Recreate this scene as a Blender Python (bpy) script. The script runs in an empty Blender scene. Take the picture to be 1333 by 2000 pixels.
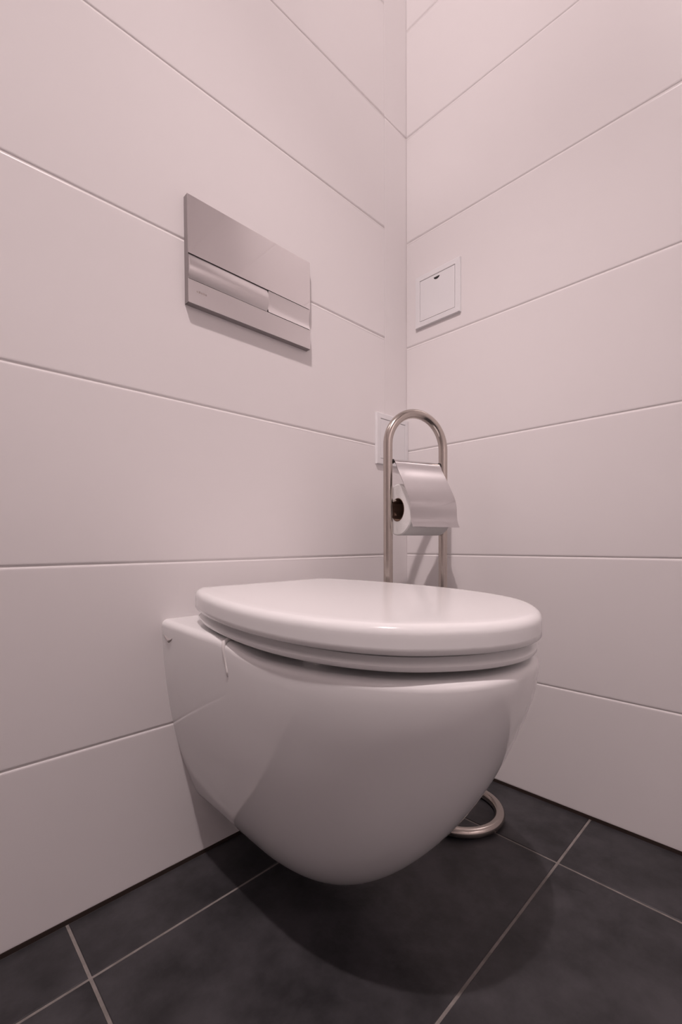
import bpy, bmesh, math, random
import numpy as np
from mathutils import Vector, Matrix

random.seed(4)
S = bpy.context.scene
COL = S.collection

# ------------------------------------------------------------------ camera
CAM = Vector((-0.8898, -0.67557, 0.50384))
YAW, PITCH, ROLL = 0.79479, -0.0240, -0.00475
FPX, CY = 877.72, 1083.6
fw = Vector((math.cos(PITCH) * math.cos(YAW), math.cos(PITCH) * math.sin(YAW), math.sin(PITCH)))
rt = Vector((math.sin(YAW), -math.cos(YAW), 0))
up = rt.cross(fw)
c_, s_ = math.cos(ROLL), math.sin(ROLL)
rt, up = c_ * rt + s_ * up, -s_ * rt + c_ * up
cd = bpy.data.cameras.new('camera')
cam = bpy.data.objects.new('camera', cd)
COL.objects.link(cam)
m = Matrix((rt, up, -fw)).transposed().to_4x4()
m.translation = CAM
cam.matrix_world = m
cd.sensor_fit = 'VERTICAL'
cd.sensor_height = 36
cd.sensor_width = 24
cd.lens = FPX * 36 / 2000
cd.shift_y = (CY - 1000) / 2000
cd.clip_start = 0.01
S.camera = cam

# ------------------------------------------------------------------ world, exposure
W = bpy.data.worlds.new('world')
S.world = W
W.use_nodes = True
W.node_tree.nodes['Background'].inputs[0].default_value = (0.02, 0.018, 0.018, 1)
S.view_settings.view_transform = 'Standard'
S.view_settings.look = 'None'
S.view_settings.gamma = 1
S.view_settings.use_curve_mapping = False
S.view_settings.exposure = 0.65
LIGHT_COL = (1.0, 0.85, 0.845)

# ------------------------------------------------------------------ materials
def mat(name, col, rough=0.5, metal=0.0, noise=None, bump=None, coat=0.0, spec=0.5):
    """noise = (scale, amount, second colour); bump = (scale, strength)"""
    mt = bpy.data.materials.new(name)
    mt.use_nodes = True
    nt = mt.node_tree
    b = nt.nodes['Principled BSDF']
    b.inputs['Base Color'].default_value = (*col, 1)
    b.inputs['Roughness'].default_value = rough
    b.inputs['Metallic'].default_value = metal
    b.inputs['Coat Weight'].default_value = coat
    b.inputs['Coat Roughness'].default_value = 0.05
    b.inputs['Specular IOR Level'].default_value = spec
    tc = nt.nodes.new('ShaderNodeTexCoord')
    if noise:
        n = nt.nodes.new('ShaderNodeTexNoise')
        n.inputs['Scale'].default_value = noise[0]
        n.inputs['Detail'].default_value = 8
        n.inputs['Roughness'].default_value = 0.65
        nt.links.new(tc.outputs['Object'], n.inputs['Vector'])
        r = nt.nodes.new('ShaderNodeValToRGB')
        r.color_ramp.elements[0].position = 0.5 - noise[1]
        r.color_ramp.elements[1].position = 0.5 + noise[1]
        r.color_ramp.elements[0].color = (*col, 1)
        r.color_ramp.elements[1].color = (*noise[2], 1)
        nt.links.new(n.outputs['Fac'], r.inputs['Fac'])
        nt.links.new(r.outputs['Color'], b.inputs['Base Color'])
    if bump:
        n2 = nt.nodes.new('ShaderNodeTexNoise')
        n2.inputs['Scale'].default_value = bump[0]
        n2.inputs['Detail'].default_value = 6
        nt.links.new(tc.outputs['Object'], n2.inputs['Vector'])
        bp = nt.nodes.new('ShaderNodeBump')
        bp.inputs['Strength'].default_value = bump[1]
        bp.inputs['Distance'].default_value = 0.002
        nt.links.new(n2.outputs['Fac'], bp.inputs['Height'])
        nt.links.new(bp.outputs['Normal'], b.inputs['Normal'])
    return mt

M = {}
M['wall_tile'] = mat('white_wall_tile', (0.80, 0.765, 0.765), 0.30, noise=(3, 0.2, (0.815, 0.78, 0.78)))
M['wall_grout'] = mat('pale_grout', (0.80, 0.765, 0.755), 0.8)
M['paint'] = mat('white_paint', (0.84, 0.83, 0.83), 0.7)
M['floor_tile'] = mat('slate_floor_tile', (0.018, 0.017, 0.019), 0.45, noise=(11, 0.13, (0.050, 0.047, 0.052)), bump=(60, 0.25))
M['floor_grout'] = mat('grey_floor_grout', (0.18, 0.16, 0.148), 0.85, noise=(40, 0.15, (0.28, 0.25, 0.235)))
M['sealant'] = mat('dark_brown_sealant', (0.03, 0.018, 0.014), 0.6)
M['ceramic'] = mat('white_ceramic', (0.88, 0.87, 0.87), 0.10, coat=0.3)
M['plastic'] = mat('white_duroplast', (0.90, 0.895, 0.895), 0.16)
M['panel'] = mat('white_panel_plastic', (0.80, 0.79, 0.80), 0.35)
M['dark'] = mat('black_gap', (0.012, 0.010, 0.010), 0.6)
M['nickel'] = mat('brushed_nickel', (0.53, 0.475, 0.435), 0.17, 1.0)
M['chrome'] = mat('polished_chrome', (0.60, 0.58, 0.585), 0.10, 1.0)
M['satin'] = mat('satin_chrome', (0.76, 0.735, 0.735), 0.24, 1.0)
M['mirror'] = mat('mirror_chrome', (0.90, 0.875, 0.875), 0.05, 1.0)
M['frame'] = mat('dark_reflection_frame', (0.27, 0.24, 0.24), 0.4)  # dark room reflection on the flush plate's sides, put into the base colour
M['paper'] = mat('white_tissue', (0.80, 0.79, 0.78), 0.9, bump=(150, 0.3))
M['card'] = mat('brown_card', (0.14, 0.085, 0.06), 0.9)
M['drip'] = mat('translucent_silicone', (0.80, 0.77, 0.76), 0.15)
M['side_mark'] = mat('grey_mark', (0.42, 0.38, 0.37), 0.5)
M['logo'] = mat('grey_print', (0.42, 0.37, 0.35), 0.4, 0.6)
M['lens'] = mat('frosted_lamp_lens', (0.9, 0.9, 0.9), 0.4)
M['lens'].node_tree.nodes['Principled BSDF'].inputs['Emission Color'].default_value = (*LIGHT_COL, 1)
M['lens'].node_tree.nodes['Principled BSDF'].inputs['Emission Strength'].default_value = 12

# ------------------------------------------------------------------ mesh helpers
def link(name, bm, material, parent=None, smooth=True, auto=None):
    me = bpy.data.meshes.new(name)
    bmesh.ops.recalc_face_normals(bm, faces=bm.faces)
    bm.to_mesh(me)
    bm.free()
    me.materials.append(M[material])
    if smooth:
        for p in me.polygons:
            p.use_smooth = True
    o = bpy.data.objects.new(name, me)
    COL.objects.link(o)
    if smooth and auto:
        try:
            me.set_sharp_from_angle(angle=math.radians(auto))
        except Exception:
            pass
    if parent:
        o.parent = parent
    return o

def tag(o, label, cat, group=None):
    o['label'] = label
    o['category'] = cat
    if group:
        o['group'] = group
    return o

def thing(name, loc, rz, label, cat):
    o = bpy.data.objects.new(name, None)
    o.empty_display_size = 0.05
    COL.objects.link(o)
    o.location = loc
    o.rotation_euler = (0, 0, rz)
    return tag(o, label, cat)

def box(lo, hi, bev=0.0, seg=2, bm=None):
    bm = bm or bmesh.new()
    r = bmesh.ops.create_cube(bm, size=1)
    for v in r['verts']:
        for i in range(3):
            v.co[i] = lo[i] + (v.co[i] + 0.5) * (hi[i] - lo[i])
    if bev:
        es = list({e for v in r['verts'] for e in v.link_edges})
        bmesh.ops.bevel(bm, geom=es, offset=bev, segments=seg, profile=0.5, affect='EDGES')
    return bm

def tube(pts, rad, seg=20, closed=False, caps=True, bm=None):
    bm = bm or bmesh.new()
    pts = [Vector(p) for p in pts]
    n = len(pts)
    rings = []
    t0 = None
    nrm = None
    for i, p in enumerate(pts):
        if closed:
            t = (pts[(i + 1) % n] - pts[i - 1]).normalized()
        else:
            t = (pts[min(i + 1, n - 1)] - pts[max(i - 1, 0)]).normalized()
        if nrm is None:
            a = Vector((0, 0, 1)) if abs(t.z) < 0.9 else Vector((1, 0, 0))
            nrm = t.cross(a).normalized()
        else:
            nrm = (t0.rotation_difference(t) @ nrm)
            nrm = (nrm - t * nrm.dot(t)).normalized()
        t0 = t
        b = t.cross(nrm)
        r_ = rad[i] if isinstance(rad, (list, tuple)) else rad
        rings.append([bm.verts.new(p + r_ * (math.cos(2 * math.pi * k / seg) * nrm + math.sin(2 * math.pi * k / seg) * b)) for k in range(seg)])
    for i in range(n if closed else n - 1):
        A, B = rings[i], rings[(i + 1) % n]
        for k in range(seg):
            bm.faces.new((A[k], A[(k + 1) % seg], B[(k + 1) % seg], B[k]))
    if caps and not closed:
        bm.faces.new(rings[0])
        bm.faces.new(rings[-1][::-1])
    return bm

def loft(rings, cap0=True, cap1=True, bm=None):
    """closed rings of equal length"""
    bm = bm or bmesh.new()
    R = [[bm.verts.new(p) for p in r] for r in rings]
    n = len(R[0])
    for i in range(len(R) - 1):
        for k in range(n):
            bm.faces.new((R[i][k], R[i][(k + 1) % n], R[i + 1][(k + 1) % n], R[i + 1][k]))
    if cap0:
        bm.faces.new(R[0][::-1])
    if cap1:
        bm.faces.new(R[-1])
    return bm

def nspline(x, y, xi):
    """natural cubic spline"""
    x = np.asarray(x, float); y = np.asarray(y, float); n = len(x)
    h = np.diff(x); A = np.eye(n); r = np.zeros(n)
    for i in range(1, n - 1):
        A[i, i - 1], A[i, i], A[i, i + 1] = h[i - 1], 2 * (h[i - 1] + h[i]), h[i]
        r[i] = 6 * ((y[i + 1] - y[i]) / h[i] - (y[i] - y[i - 1]) / h[i - 1])
    m_ = np.linalg.solve(A, r)
    out = []
    for v in np.atleast_1d(xi):
        i = int(np.clip(np.searchsorted(x, v) - 1, 0, n - 2))
        a, b = x[i + 1] - v, v - x[i]
        out.append(m_[i] * a**3 / (6 * h[i]) + m_[i + 1] * b**3 / (6 * h[i]) + (y[i] / h[i] - m_[i] * h[i] / 6) * a + (y[i + 1] / h[i] - m_[i + 1] * h[i] / 6) * b)
    return np.array(out)

def sstep(a, b, v):
    t = min(max((v - a) / (b - a), 0), 1)
    return t * t * (3 - 2 * t)

# ------------------------------------------------------------------ room shell
XW, YW, H = -1.25, -2.10, 2.45      # far side wall, wall behind the camera, ceiling
Z0 = 0.2276                          # first joint above the floor
TH = 0.25                            # course height
GAP = 0.0005                         # half a joint
REC = 0.0013                         # joint depth
BEV = 0.0042

def struct(name, bm, material, smooth=False):
    o = link(name, bm, material, smooth=smooth)
    o['kind'] = 'structure'
    return o

TILE_MESH = {}
def wall_tile(parent, u0, u1, z0, z1, place):
    """pillow-edged wall tile lying in local x (length) and z (height), facing -y at y=0;
    long edges are rounded, the cut ends are nearly square"""
    gx = 0.0003
    w, h = round(u1 - u0 - 2 * gx, 5), round(z1 - z0 - 2 * GAP, 5)
    if (w, h) not in TILE_MESH:
        rings = [[(0, 0.006, 0), (w, 0.006, 0), (w, 0.006, h), (0, 0.006, h)]]
        for a in np.linspace(0, math.pi / 2, 6):
            i, d = BEV * (1 - math.cos(a)), BEV * 0.45 * (1 - math.sin(a))
            x = i * 0.15
            rings.append([(x, d, i), (w - x, d, i), (w - x, d, h - i), (x, d, h - i)])
        i, x = BEV + 0.0008, BEV * 0.15 + 0.0008
        rings.append([(x, 0, i), (w - x, 0, i), (w - x, 0, h - i), (x, 0, h - i)])
        o = link('tile', loft(rings), 'wall_tile', smooth=True, auto=35)
        TILE_MESH[(w, h)] = o.data
    else:
        o = bpy.data.objects.new('tile', TILE_MESH[(w, h)])
        COL.objects.link(o)
    o.parent = parent
    place(o, u0 + gx, z0 + GAP)
    return o

courses = [0.003] + [Z0 + i * TH for i in range(9)] + [H]

def place_left(o, u, z): o.location = (u, 0, z)
def place_right(o, u, z):            # u runs from the corner (u=0) along -y
    o.location = (0, -u, z); o.rotation_euler = (0, 0, -math.pi / 2)
def place_back(o, u, z):             # wall behind camera, faces +y
    o.location = (-u, YW, z); o.rotation_euler = (0, 0, math.pi)
def place_side(o, u, z):             # wall at XW, faces +x
    o.location = (XW, YW + u, z); o.rotation_euler = (0, 0, math.pi / 2)

wl = struct('wall_left', box((XW - 0.1, REC, 0), (0.1, 0.1, H)), 'wall_grout')
wr = struct('wall_right', box((REC, YW - 0.1, 0), (0.1, REC, H)), 'wall_grout')
wb_ = struct('wall_back', box((XW - 0.1, YW - 0.1, 0), (REC, YW - REC, H)), 'wall_grout')
ws = struct('wall_side', box((XW - 0.1, YW - REC, 0), (XW - REC, REC, H)), 'wall_grout')
STRIP = -0.081
for a, b in zip(courses[:-1], courses[1:]):
    wall_tile(wl, -1.16, STRIP, a, b, place_left)
    wall_tile(wl, XW, -1.16, a, b, place_left)
    wall_tile(wr, 0.0, 1.08, a, b, place_right)
    wall_tile(wr, 1.08, -YW, a, b, place_right)
    wall_tile(wb_, 0.0, 1.08, a, b, place_back)
    wall_tile(wb_, 1.08, -XW, a, b, place_back)
    wall_tile(ws, 0.0, 1.08, a, b, place_side)
    wall_tile(ws, 1.08, -YW, a, b, place_side)
# narrow upright cut strip in the corner of the left wall
ZS = Z0 + 5 * TH
wall_tile(wl, STRIP, 0.004, 0.003, ZS, place_left)
wall_tile(wl, STRIP, 0.004, ZS, H, place_left)

struct('ceiling', box((XW - 0.1, YW - 0.1, H), (0.1, 0.1, H + 0.1)), 'paint')

# floor: 30 x 60 slate tiles on a grout bed
fl = struct('floor', box((XW - 0.1, YW - 0.1, -0.1), (0.1, 0.1, -0.0012)), 'floor_grout')
xs = [0.0005, -0.1595, -0.7416, XW + 0.004]
ys = [0.0005, -0.1043, -0.4160, -0.7277, -1.0394, -1.3511, -1.6628, -1.9745, YW + 0.004]
FG = 0.0019
for i in range(len(xs) - 1):
    for j in range(len(ys) - 1):
        x1, x0, y1, y0 = xs[i] - FG, xs[i + 1] + FG, ys[j] - FG, ys[j + 1] + FG
        cx, cy = (x0 + x1) / 2, (y0 + y1) / 2
        bm = bmesh.new()
        rings = []
        for ins, z in ((0, -0.006), (0, -0.0008), (0.0008, 0.0)):
            rings.append([(x0 - cx + ins, y0 - cy + ins, z), (x1 - cx - ins, y0 - cy + ins, z), (x1 - cx - ins, y1 - cy - ins, z), (x0 - cx + ins, y1 - cy - ins, z)])
        loft(rings, bm=bm)
        o = link('floor_tile', bm, 'floor_tile', fl, smooth=False)
        o.location = (cx, cy, 0)
# dark sealant at the foot of the walls
def seal(name, lo, hi): return struct(name, box(lo, hi), 'sealant')
seal('trim_1', (XW, -0.0005, -0.001), (0, 0.0035, 0.0055))
seal('trim_2', (-0.0005, YW, -0.001), (0.0035, -0.0005, 0.0055))

# ------------------------------------------------------------------ ceiling lamp (above the frame)
def spot_lamp(loc, rz, heads, aim, power, cone, bar, label):
    lamp = thing('ceiling_spotlight', loc, rz, label, 'lamp')
    link('mounting_bar', box((-bar, -0.03, -0.022), (bar, 0.03, 0.0), 0.006), 'chrome', lamp, smooth=False)
    for px, am, pw, cn in zip(heads, aim, power, cone):
        hd = link('lamp_head', tube([(0, 0, 0.035), (0, 0, -0.03), (0, 0, -0.035)], [0.016, 0.026, 0.028], 28), 'chrome', lamp, auto=40)
        hd.location = (px, 0, -0.062)
        link('lamp_lens', tube([(0, 0, -0.0352), (0, 0, -0.0385)], 0.018, 28), 'lens', hd, auto=40)
        ld = bpy.data.lights.new('spot_bulb', 'SPOT')
        ld.energy = pw
        ld.color = LIGHT_COL
        ld.spot_size = math.radians(cn)
        ld.spot_blend = 1.0
        ld.shadow_soft_size = 0.018
        lo = bpy.data.objects.new('spot_bulb', ld)
        COL.objects.link(lo)
        lo.location = Matrix.Rotation(rz, 4, 'Z') @ Vector((px, 0, 0)) + Vector(loc) - Vector((0, 0, 0.115))
        lo.rotation_euler = (Vector(am) - lo.location).to_track_quat('-Z', 'Y').to_euler()
spot_lamp((-1.07, -0.66, H), math.radians(-45), (-0.06, 0.0, 0.06), [(-0.02, -0.02, 1.6), (-0.40, -0.30, 0.3), (-0.80, -0.50, 0.0)],
          (24.0, 52.0, 9.5), (72, 56, 150), 0.14, 'ceiling bar with three small spotlights above the toilet corner')
spot_lamp((-0.50, -1.30, H), 0, (0.0,), [(-0.60, YW, 0.8)], (64.0,), (100,), 0.06,  # added fill lamp, bounces soft light off the rear wall onto the bowl
          'unseen fill spotlight added further back, washing the back wall')

# ------------------------------------------------------------------ wall-hung toilet
XC = -0.45
toilet = thing('wall_hung_toilet', (XC, 0, 0), 0, 'white ceramic wall-hung toilet with closed lid below the chrome flush plate', 'toilet')
ZT, ZB = 0.385, 0.0315
def sup(z, p, q):
    t = min(max((ZT - z) / (ZT - ZB), 0), 1)
    return max(1 - t**p, 0)**(1 / q)
wz = [.0315, .045, .06, .08, .096, .12, .14, .204, .271, .351, .391]
wv = [.012, .034, .056, .083, .0995, .1115, .1190, .138, .1500, .1574, .1592]

def bowl_ring(z, inset=0.0, zz=None):
    f = -(0.1914 + (0.4885 - 0.1914) * sup(z, 1.5531, 1.7206))
    wm = max(0.1675 * sup(z, 1.5824, 2.5102), 0.002)
    wb = float(nspline(wz, wv, [z])[0])
    ym = -0.23 * f / -0.49
    wb, wm, f = wb - inset, max(wm - inset, 0.002), f + inset
    pts = []
    for i in range(10):
        s = i / 10
        pts.append((wm - (wm - wb) * (1 - s)**2, ym * s))
    for i in range(33):
        t = math.pi / 2 * i / 32
        pts.append((wm * max(math.cos(t), 0)**0.9, ym + (f - ym) * math.sin(t)**0.80))
    full = [(-x, y) for x, y in pts] + [(x, y) for x, y in pts[-2::-1]]
    z = z if zz is None else zz
    out = []
    for x, y in full:
        drop = 0.011 * (1 - sstep(-0.27, -0.17, y)) * sstep(0.28, 0.37, z)
        out.append((x, min(y, -0.0), z - drop))
    return out

rings = []
for t in np.linspace(0, 1, 52):
    rings.append(bowl_ring(float(ZB + 0.0002 + (0.3805 - ZB) * t**1.9)))
for a in np.linspace(0, math.pi / 2, 8)[1:]:                   # rounded rim
    rings.append(bowl_ring(0.3815, inset=0.0095 * (1 - math.cos(a)), zz=0.3815 + 0.009 * math.sin(a)))
for ins in (0.02, 0.04, 0.06):
    rings.append(bowl_ring(0.3815, inset=ins, zz=0.3905))
link('bowl', loft(rings), 'ceramic', toilet, auto=50)

# seat and lid outlines
LY = [-0.045, -0.08, -0.12, -0.16, -0.20, -0.25, -0.30, -0.35, -0.40, -0.43, -0.46, -0.48]
LW = [.128, .1425, .1555, .1645, .1708, .1753, .1745, .1665, .1480, .1285, .0945, .0600]
def lid_outline(inset=0.0, yb=-0.045, r=0.018):
    # arc-length spline through the outline points, round nose
    P = [(w, y) for w, y in zip(LW, LY)] + [(0.0, -0.4935)]
    P = P + [(-w, y) for w, y in zip(LW[::-1], LY[::-1])]
    d = np.concatenate([[0], np.cumsum([math.dist(P[i], P[i + 1]) for i in range(len(P) - 1)])])
    t = np.linspace(0, d[-1], 121)
    X, Y = nspline(d, [q[0] for q in P], t), nspline(d, [q[1] for q in P], t)
    pts = [(float(x), float(y)) for x, y in zip(X, Y)]
    # rounded back corners
    pts = [q for q in pts if q[1] < yb - r * 0.9]
    xr, xl = pts[0][0], pts[-1][0]
    cr = [(xr - r - 0.004 + r * math.cos(a), yb - r + r * math.sin(a)) for a in np.linspace(math.pi / 2, 0.15, 7)]
    pts = cr + pts + [(-x, y) for x, y in cr[::-1]]
    # back edge subdivided
    a, b = pts[-1], pts[0]
    pts += [(a[0] + (b[0] - a[0]) * k / 8, a[1]) for k in range(1, 8)]
    if inset:
        out = []
        n = len(pts)
        for i in range(n):
            p0, p1 = Vector(pts[i - 1]), Vector(pts[(i + 1) % n])
            e = (p1 - p0).normalized()
            q = Vector(pts[i]) + inset * Vector((e.y, -e.x))
            out.append((q.x, q.y))
        # make sure the offset went inwards
        if max(abs(q[0]) for q in out) > max(abs(q[0]) for q in pts):
            return [(2 * p[0] - q[0], 2 * p[1] - q[1]) for p, q in zip(pts, out)]
        return out
    return pts

SL = 0.0213
def ring_at(inset, z): return [(x, y, z + SL * (y + 0.045)) for x, y in lid_outline(inset)]
rings = [ring_at(0.012, 0.4125), ring_at(0.0025, 0.4125), ring_at(0.0, 0.4145), ring_at(0.0, 0.420), ring_at(0.0, 0.427), ring_at(0.0, 0.431)]
for a in np.linspace(0, math.pi / 2, 8)[1:]:
    rings.append(ring_at(0.0095 * (1 - math.cos(a)), 0.431 + 0.0095 * math.sin(a)))
rings.append(ring_at(0.02, 0.4408))
link('lid', loft(rings), 'plastic', toilet, auto=60)

def scale_ring(inset, z, k=1.0):
    r = lid_outline(inset)
    return [(x * k, (y + 0.25) * k - 0.25 - (0.012 if k < 1 else 0), z + SL * (y + 0.045)) for x, y in r]
o_ = [scale_ring(0.010, 0.3965), scale_ring(0.0062, 0.3970), scale_ring(0.0046, 0.3985), scale_ring(0.0044, 0.4020), scale_ring(0.0062, 0.4036), scale_ring(0.0095, 0.4046), scale_ring(0.0125, 0.4060), scale_ring(0.0145, 0.4085)]
i_ = [scale_ring(0.0145, 0.4085, 0.62), scale_ring(0.010, 0.3965, 0.62)]
bm = bmesh.new()
allr = o_ + i_
R = [[bm.verts.new(p) for p in r] for r in allr]
n = len(R[0])
for i in range(len(R)):
    A, B = R[i], R[(i + 1) % len(R)]
    for k in range(n):
        bm.faces.new((A[k], A[(k + 1) % n], B[(k + 1) % n], B[k]))
link('seat', bm, 'plastic', toilet, auto=50)
for sx in (-1, 1):
    link('hinge', tube([(sx * 0.078, -0.064, 0.3885), (sx * 0.078, -0.064, 0.4115)], 0.011, 20), 'satin', toilet, auto=40)
    link('seat_buffer', box((sx * 0.125 - 0.011, -0.33, 0.377), (sx * 0.125 + 0.011, -0.305, 0.3915), 0.003), 'plastic', toilet)

# small grey mark on the side of the bowl near the wall, and the dried drip over the rim
def bowl_half(z, y):
    ring = bowl_ring(z)
    side = [(p[0], p[1]) for p in ring if p[0] < 0]
    side.sort(key=lambda q: -q[1])
    return float(np.interp(-y, [-q[1] for q in side], [q[0] for q in side]))
pts = []
for (y, z) in ((-0.008, .3690), (-0.018, .3650), (-0.028, .3625), (-0.036, .3650), (-0.041, .3680)):
    pts.append((bowl_half(z, y) - 0.0001, y, z))
link('grey_side_mark', tube(pts, [0.0005, 0.0017, 0.0026, 0.0015, 0.0005], 8), 'side_mark', toilet)

# ------------------------------------------------------------------ flush plate
FPX0, FPX1, FZ0, FZ1, FD = -0.565, -0.3185, 0.8785, 1.0425, 0.0120
fp = thing('flush_plate', ((FPX0 + FPX1) / 2, 0, FZ0), 0, 'chrome dual flush plate on the left wall above the toilet', 'flush plate')
fw_, fh = FPX1 - FPX0, FZ1 - FZ0
zb1, zb2 = 0.0365, 0.0745           # button band
hx = fw_ / 2
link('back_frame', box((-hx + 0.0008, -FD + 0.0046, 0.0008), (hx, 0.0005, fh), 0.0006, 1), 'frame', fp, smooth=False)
def slab(name, lo, hi, material, bev=0.0005): return link(name, box(lo, hi, bev, 2), material, fp, smooth=False)
slab('upper_panel', (-hx, -FD, zb2 + 0.0006), (hx, -FD + 0.0018, fh), 'mirror')
slab('lower_panel', (-hx, -FD, 0), (hx, -FD + 0.0018, zb1 - 0.0006), 'satin')
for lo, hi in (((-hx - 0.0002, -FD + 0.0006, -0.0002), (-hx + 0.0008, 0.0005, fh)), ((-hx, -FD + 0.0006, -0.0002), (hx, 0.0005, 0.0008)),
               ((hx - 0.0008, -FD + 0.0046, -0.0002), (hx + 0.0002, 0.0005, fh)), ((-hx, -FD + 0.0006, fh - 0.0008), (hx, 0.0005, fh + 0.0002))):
    link('side_shade_strip', box(lo, hi), 'frame', fp, smooth=False)  # added thin strips, their dark colour stands in for the dim reflection
xsplit = -0.4155 - (FPX0 + FPX1) / 2
def button(name, x0, x1, bulge, base, material):
    bm = bmesh.new()
    N = 18
    zz = np.linspace(zb1 + 0.0005, zb2 - 0.0005, N)
    prof = []
    for k, z in enumerate(zz):
        t = (k / (N - 1)) * 2 - 1
        prof.append((base - bulge * (1 - t * t), float(z)))
    prof += [(-FD + 0.0045, float(zz[-1])), (-FD + 0.0045, float(zz[0]))]
    a = [(x0, y, z) for y, z in prof]
    b = [(x1, y, z) for y, z in prof]
    if bulge > 0:      # soft end on the split side
        b2 = [(x1 - 0.0022, y, z) for y, z in prof]
        cz = (zb1 + zb2) / 2
        b = [(x1, min(y + 0.0022, -FD + 0.0045), cz + (z - cz) * 0.90) for y, z in prof]
        loft([a, b2, b], bm=bm)
    else:
        loft([a, b], bm=bm)
    return link(name, bm, material, fp, auto=35)
button('large_flush_button', -hx + 0.0006, xsplit - 0.0003, 0.0062, -FD + 0.0012, 'satin')
button('small_flush_button', xsplit + 0.0003, hx, -0.0035, -FD + 0.0002, 'satin')
for k in range(5):
    x = -hx + 0.0135 + k * 0.0036
    link('engraved_mark', box((x, -FD - 0.00012, 0.0190), (x + 0.0026, -FD + 0.0003, 0.0190 + (0.0030 if k % 2 else 0.0024))), 'logo', fp, smooth=False)

# ------------------------------------------------------------------ square cover plates on the walls
def cover(name, w, loc, rz, label, slot):
    t = thing(name, loc, rz, label, 'cover plate')
    h = w
    b = 0.0125
    bm = bmesh.new()                                    # frame: four mitred sides
    outer = [(-w / 2, 0), (w / 2, 0), (w / 2, h), (-w / 2, h)]
    def rg(ins, d): return [(x - math.copysign(ins, x), d, z + (ins if z == 0 else -ins)) for x, z in outer]
    loft([rg(0, 0.001), rg(0, -0.0045), rg(0.0012, -0.0058), rg(b - 0.001, -0.0062), rg(b, -0.0055), rg(b, -0.001)], cap0=False, cap1=True, bm=bm)
    link('frame', bm, 'panel', t, smooth=False)
    g = 0.0009
    link('inspection_flap', box((-w / 2 + b + g, -0.0058, b + g), (w / 2 - b - g, -0.0015, h - b - g), 0.0008), 'panel', t, smooth=False)
    if slot:
        bm = bmesh.new()
        N = 12
        pts = [(0.0078 * math.cos(a), 0.0058 * math.sin(a)) for a in np.linspace(math.pi, 2 * math.pi, N)]
        r0 = [(x, -0.0040, z + h - b - 0.0068) for x, z in pts]
        r1 = [(x, -0.00595, z + h - b - 0.0068) for x, z in pts]
        loft([r0, r1], bm=bm)
        link('finger_slot', bm, 'dark', t, smooth=False)
    return t
cover('wall_cover_plate', 0.1190, (0, -0.0900, 1.0120), -math.pi / 2, 'square white cover plate with dark finger slot, on the right wall', True)
cover('wall_cover_plate', 0.1160, (-0.0585, 0, 0.6860), 0, 'square white cover plate in the corner behind the toilet paper stand', False)

# ------------------------------------------------------------------ free-standing toilet paper stand
HR = math.radians(-18)
stand = thing('toilet_paper_stand', (-0.150, -0.138, 0), HR, 'free-standing brushed steel toilet paper stand behind the toilet', 'paper stand')
HW, TR = 0.0670, 0.0090
def arc(c, r, a0, a1, n, plane):
    out = []
    for a in np.linspace(a0, a1, n):
        u, v = r * math.cos(a), r * math.sin(a)
        out.append((c[0] + u, c[1], c[2] + v) if plane == 'xz' else (c[0] + u, c[1] + v, c[2]) if plane == 'xy' else (c[0], c[1] + u, c[2] + v))
    return out
ztop = 0.6950
RC = Matrix.Rotation(-HR, 4, 'Z') @ Vector((-0.152 + 0.150, -0.232 + 0.138, 0))     # centre of the floor ring
RB = 0.0765
def foot(sx):
    """leg foot curving forward into the floor ring"""
    p = Vector((sx * HW, 0, 0))
    q = RC + (p - RC).normalized() * RB
    return [(p.x + (q.x - p.x) * (1 - math.cos(a)), p.y + (q.y - p.y) * (1 - math.cos(a)), TR + 0.03 * (1 - math.sin(a))) for a in np.linspace(math.pi / 2, 0, 8)]
pts = foot(1)
pts += [(HW, 0, z) for z in np.linspace(0.06, ztop - 0.02, 10)]
pts += arc((0, 0, ztop), HW, 0, math.pi, 36, 'xz')
pts += [(-HW, 0, z) for z in np.linspace(ztop - 0.02, 0.06, 10)]
pts += foot(-1)[::-1]
link('upright_tube', tube(pts, TR, 24), 'nickel', stand)
link('base_ring', tube([(RC.x + RB * math.cos(a), RC.y + RB * math.sin(a), TR) for a in np.linspace(0, 2 * math.pi, 64, endpoint=False)], TR, 24, closed=True), 'nickel', stand)
ZR, RR, RL = 0.5700, 0.0500, 0.098                                           # roll centre height, radius, length
zrod = ZR + 0.0215 - 0.0060
link('roll_rod', tube([(-HW, 0, zrod), (HW, 0, zrod)], 0.0042, 16), 'nickel', stand, auto=40)
link('hinge_rod', tube([(-HW, 0, 0.6640), (HW, 0, 0.6640)], 0.0030, 14), 'nickel', stand, auto=40)
for sx in (-1, 1):
    link('hinge_bush', tube([(sx * 0.0590, 0, 0.6640), (sx * 0.0550, 0, 0.6640)], 0.0046, 14), 'dark', stand, auto=40)
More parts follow.
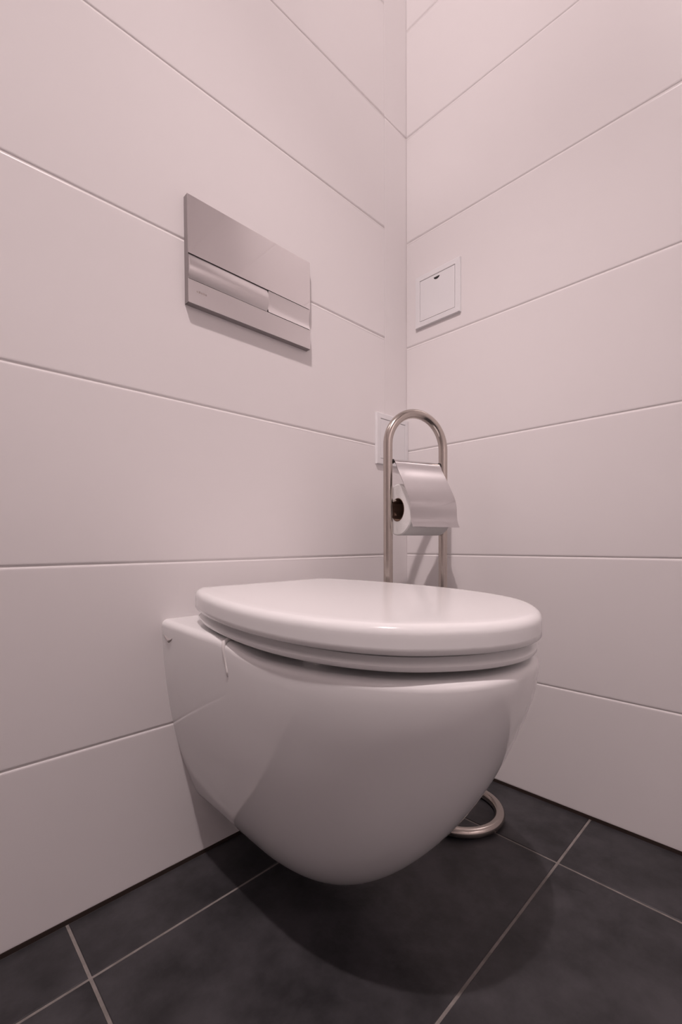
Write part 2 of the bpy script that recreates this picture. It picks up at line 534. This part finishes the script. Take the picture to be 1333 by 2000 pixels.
# curved chrome cover over the roll
prof = [(.0030, .6690), (-.0025, .6665), (-.010, .6560), (-.024, .6345), (-.0388, .6120), (-.0508, .5915), (-.0572, .5690), (-.0592, .5468), (-.0602, .5440), (-.0650, .5350)]
d = np.concatenate([[0], np.cumsum([math.dist(prof[i], prof[i + 1]) for i in range(len(prof) - 1)])])
t = np.linspace(0, d[-1], 40)
PY, PZ = nspline(d, [q[0] for q in prof], t), nspline(d, [q[1] for q in prof], t)
CW, th_ = 0.0545, 0.0010
bm = bmesh.new()
outer = [(float(a), float(b)) for a, b in zip(PY, PZ)]
inner = []
for i in range(len(outer)):
    p0, p1 = Vector(outer[max(i - 1, 0)]), Vector(outer[min(i + 1, len(outer) - 1)])
    e = (p1 - p0).normalized()
    nn = Vector((-e.y, e.x))
    if nn.x < 0: nn = -nn
    inner.append((outer[i][0] + nn.x * th_, outer[i][1] + nn.y * th_))
loop = outer + inner[::-1]
loft([[(-CW, y, z) for y, z in loop], [(CW, y, z) for y, z in loop]], bm=bm)
link('roll_cover', bm, 'chrome', stand, auto=40)

# toilet roll (hangs on the rod)
ROLLC = Matrix.Rotation(HR, 4, 'Z') @ Vector((0.002, -0.003, 0)) + Vector((-0.150, -0.138, ZR))
roll = thing('toilet_roll', ROLLC, HR, 'white toilet paper roll under the chrome cover of the stand', 'toilet roll')
RI = 0.0215
bm = bmesh.new()
NS = 56
def circ(r, x): return [(x, r * math.cos(2 * math.pi * k / NS), r * math.sin(2 * math.pi * k / NS)) for k in range(NS)]
hl = RL / 2
rr = [circ(RI + 0.0012, -hl), circ(RR - 0.002, -hl), circ(RR, -hl + 0.002), circ(RR, hl - 0.002), circ(RR - 0.002, hl), circ(RI + 0.0012, hl)]
loft(rr, cap0=False, cap1=False, bm=bm)
link('paper', bm, 'paper', roll, auto=40)
bm = bmesh.new()
loft([circ(RI + 0.0012, -hl - 0.0003), circ(RI + 0.0012, hl + 0.0003)], False, False, bm)
loft([circ(RI, -hl - 0.0003), circ(RI, hl + 0.0003)], False, False, bm)
for x in (-hl - 0.0003, hl + 0.0003):
    a = [bm.verts.new(p) for p in circ(RI, x)]; b = [bm.verts.new(p) for p in circ(RI + 0.0012, x)]
    for k in range(NS): bm.faces.new((a[k], a[(k + 1) % NS], b[(k + 1) % NS], b[k]))
link('cardboard_core', bm, 'card', roll, auto=40)
# ------------------------------------------------------------------ dried drip over the toilet rim
drip = []
yd = -0.178
def rim_pt(y, z): return bowl_half(min(z, 0.384), y)
for k, (y, z, off) in enumerate([(-0.194, .3900, .016), (-0.195, .3905, .009), (-0.1965, .3870, .0014), (-0.198, .379, -.0004), (-0.199, .371, -.0004), (-0.2015, .362, -.0004), (-0.203, .354, -.0004), (-0.204, .347, -.0004)]):
    drip.append((rim_pt(y, z) + off, y, z))
dr = link('dried_drip', tube(drip, [.0022, .0028, .0030, .0024, .0016, .0009, .0019, .0006], 10), 'drip')
dr.location = (XC, 0, 0)
tag(dr, 'thin pale dried drip running over the left toilet rim', 'drip')
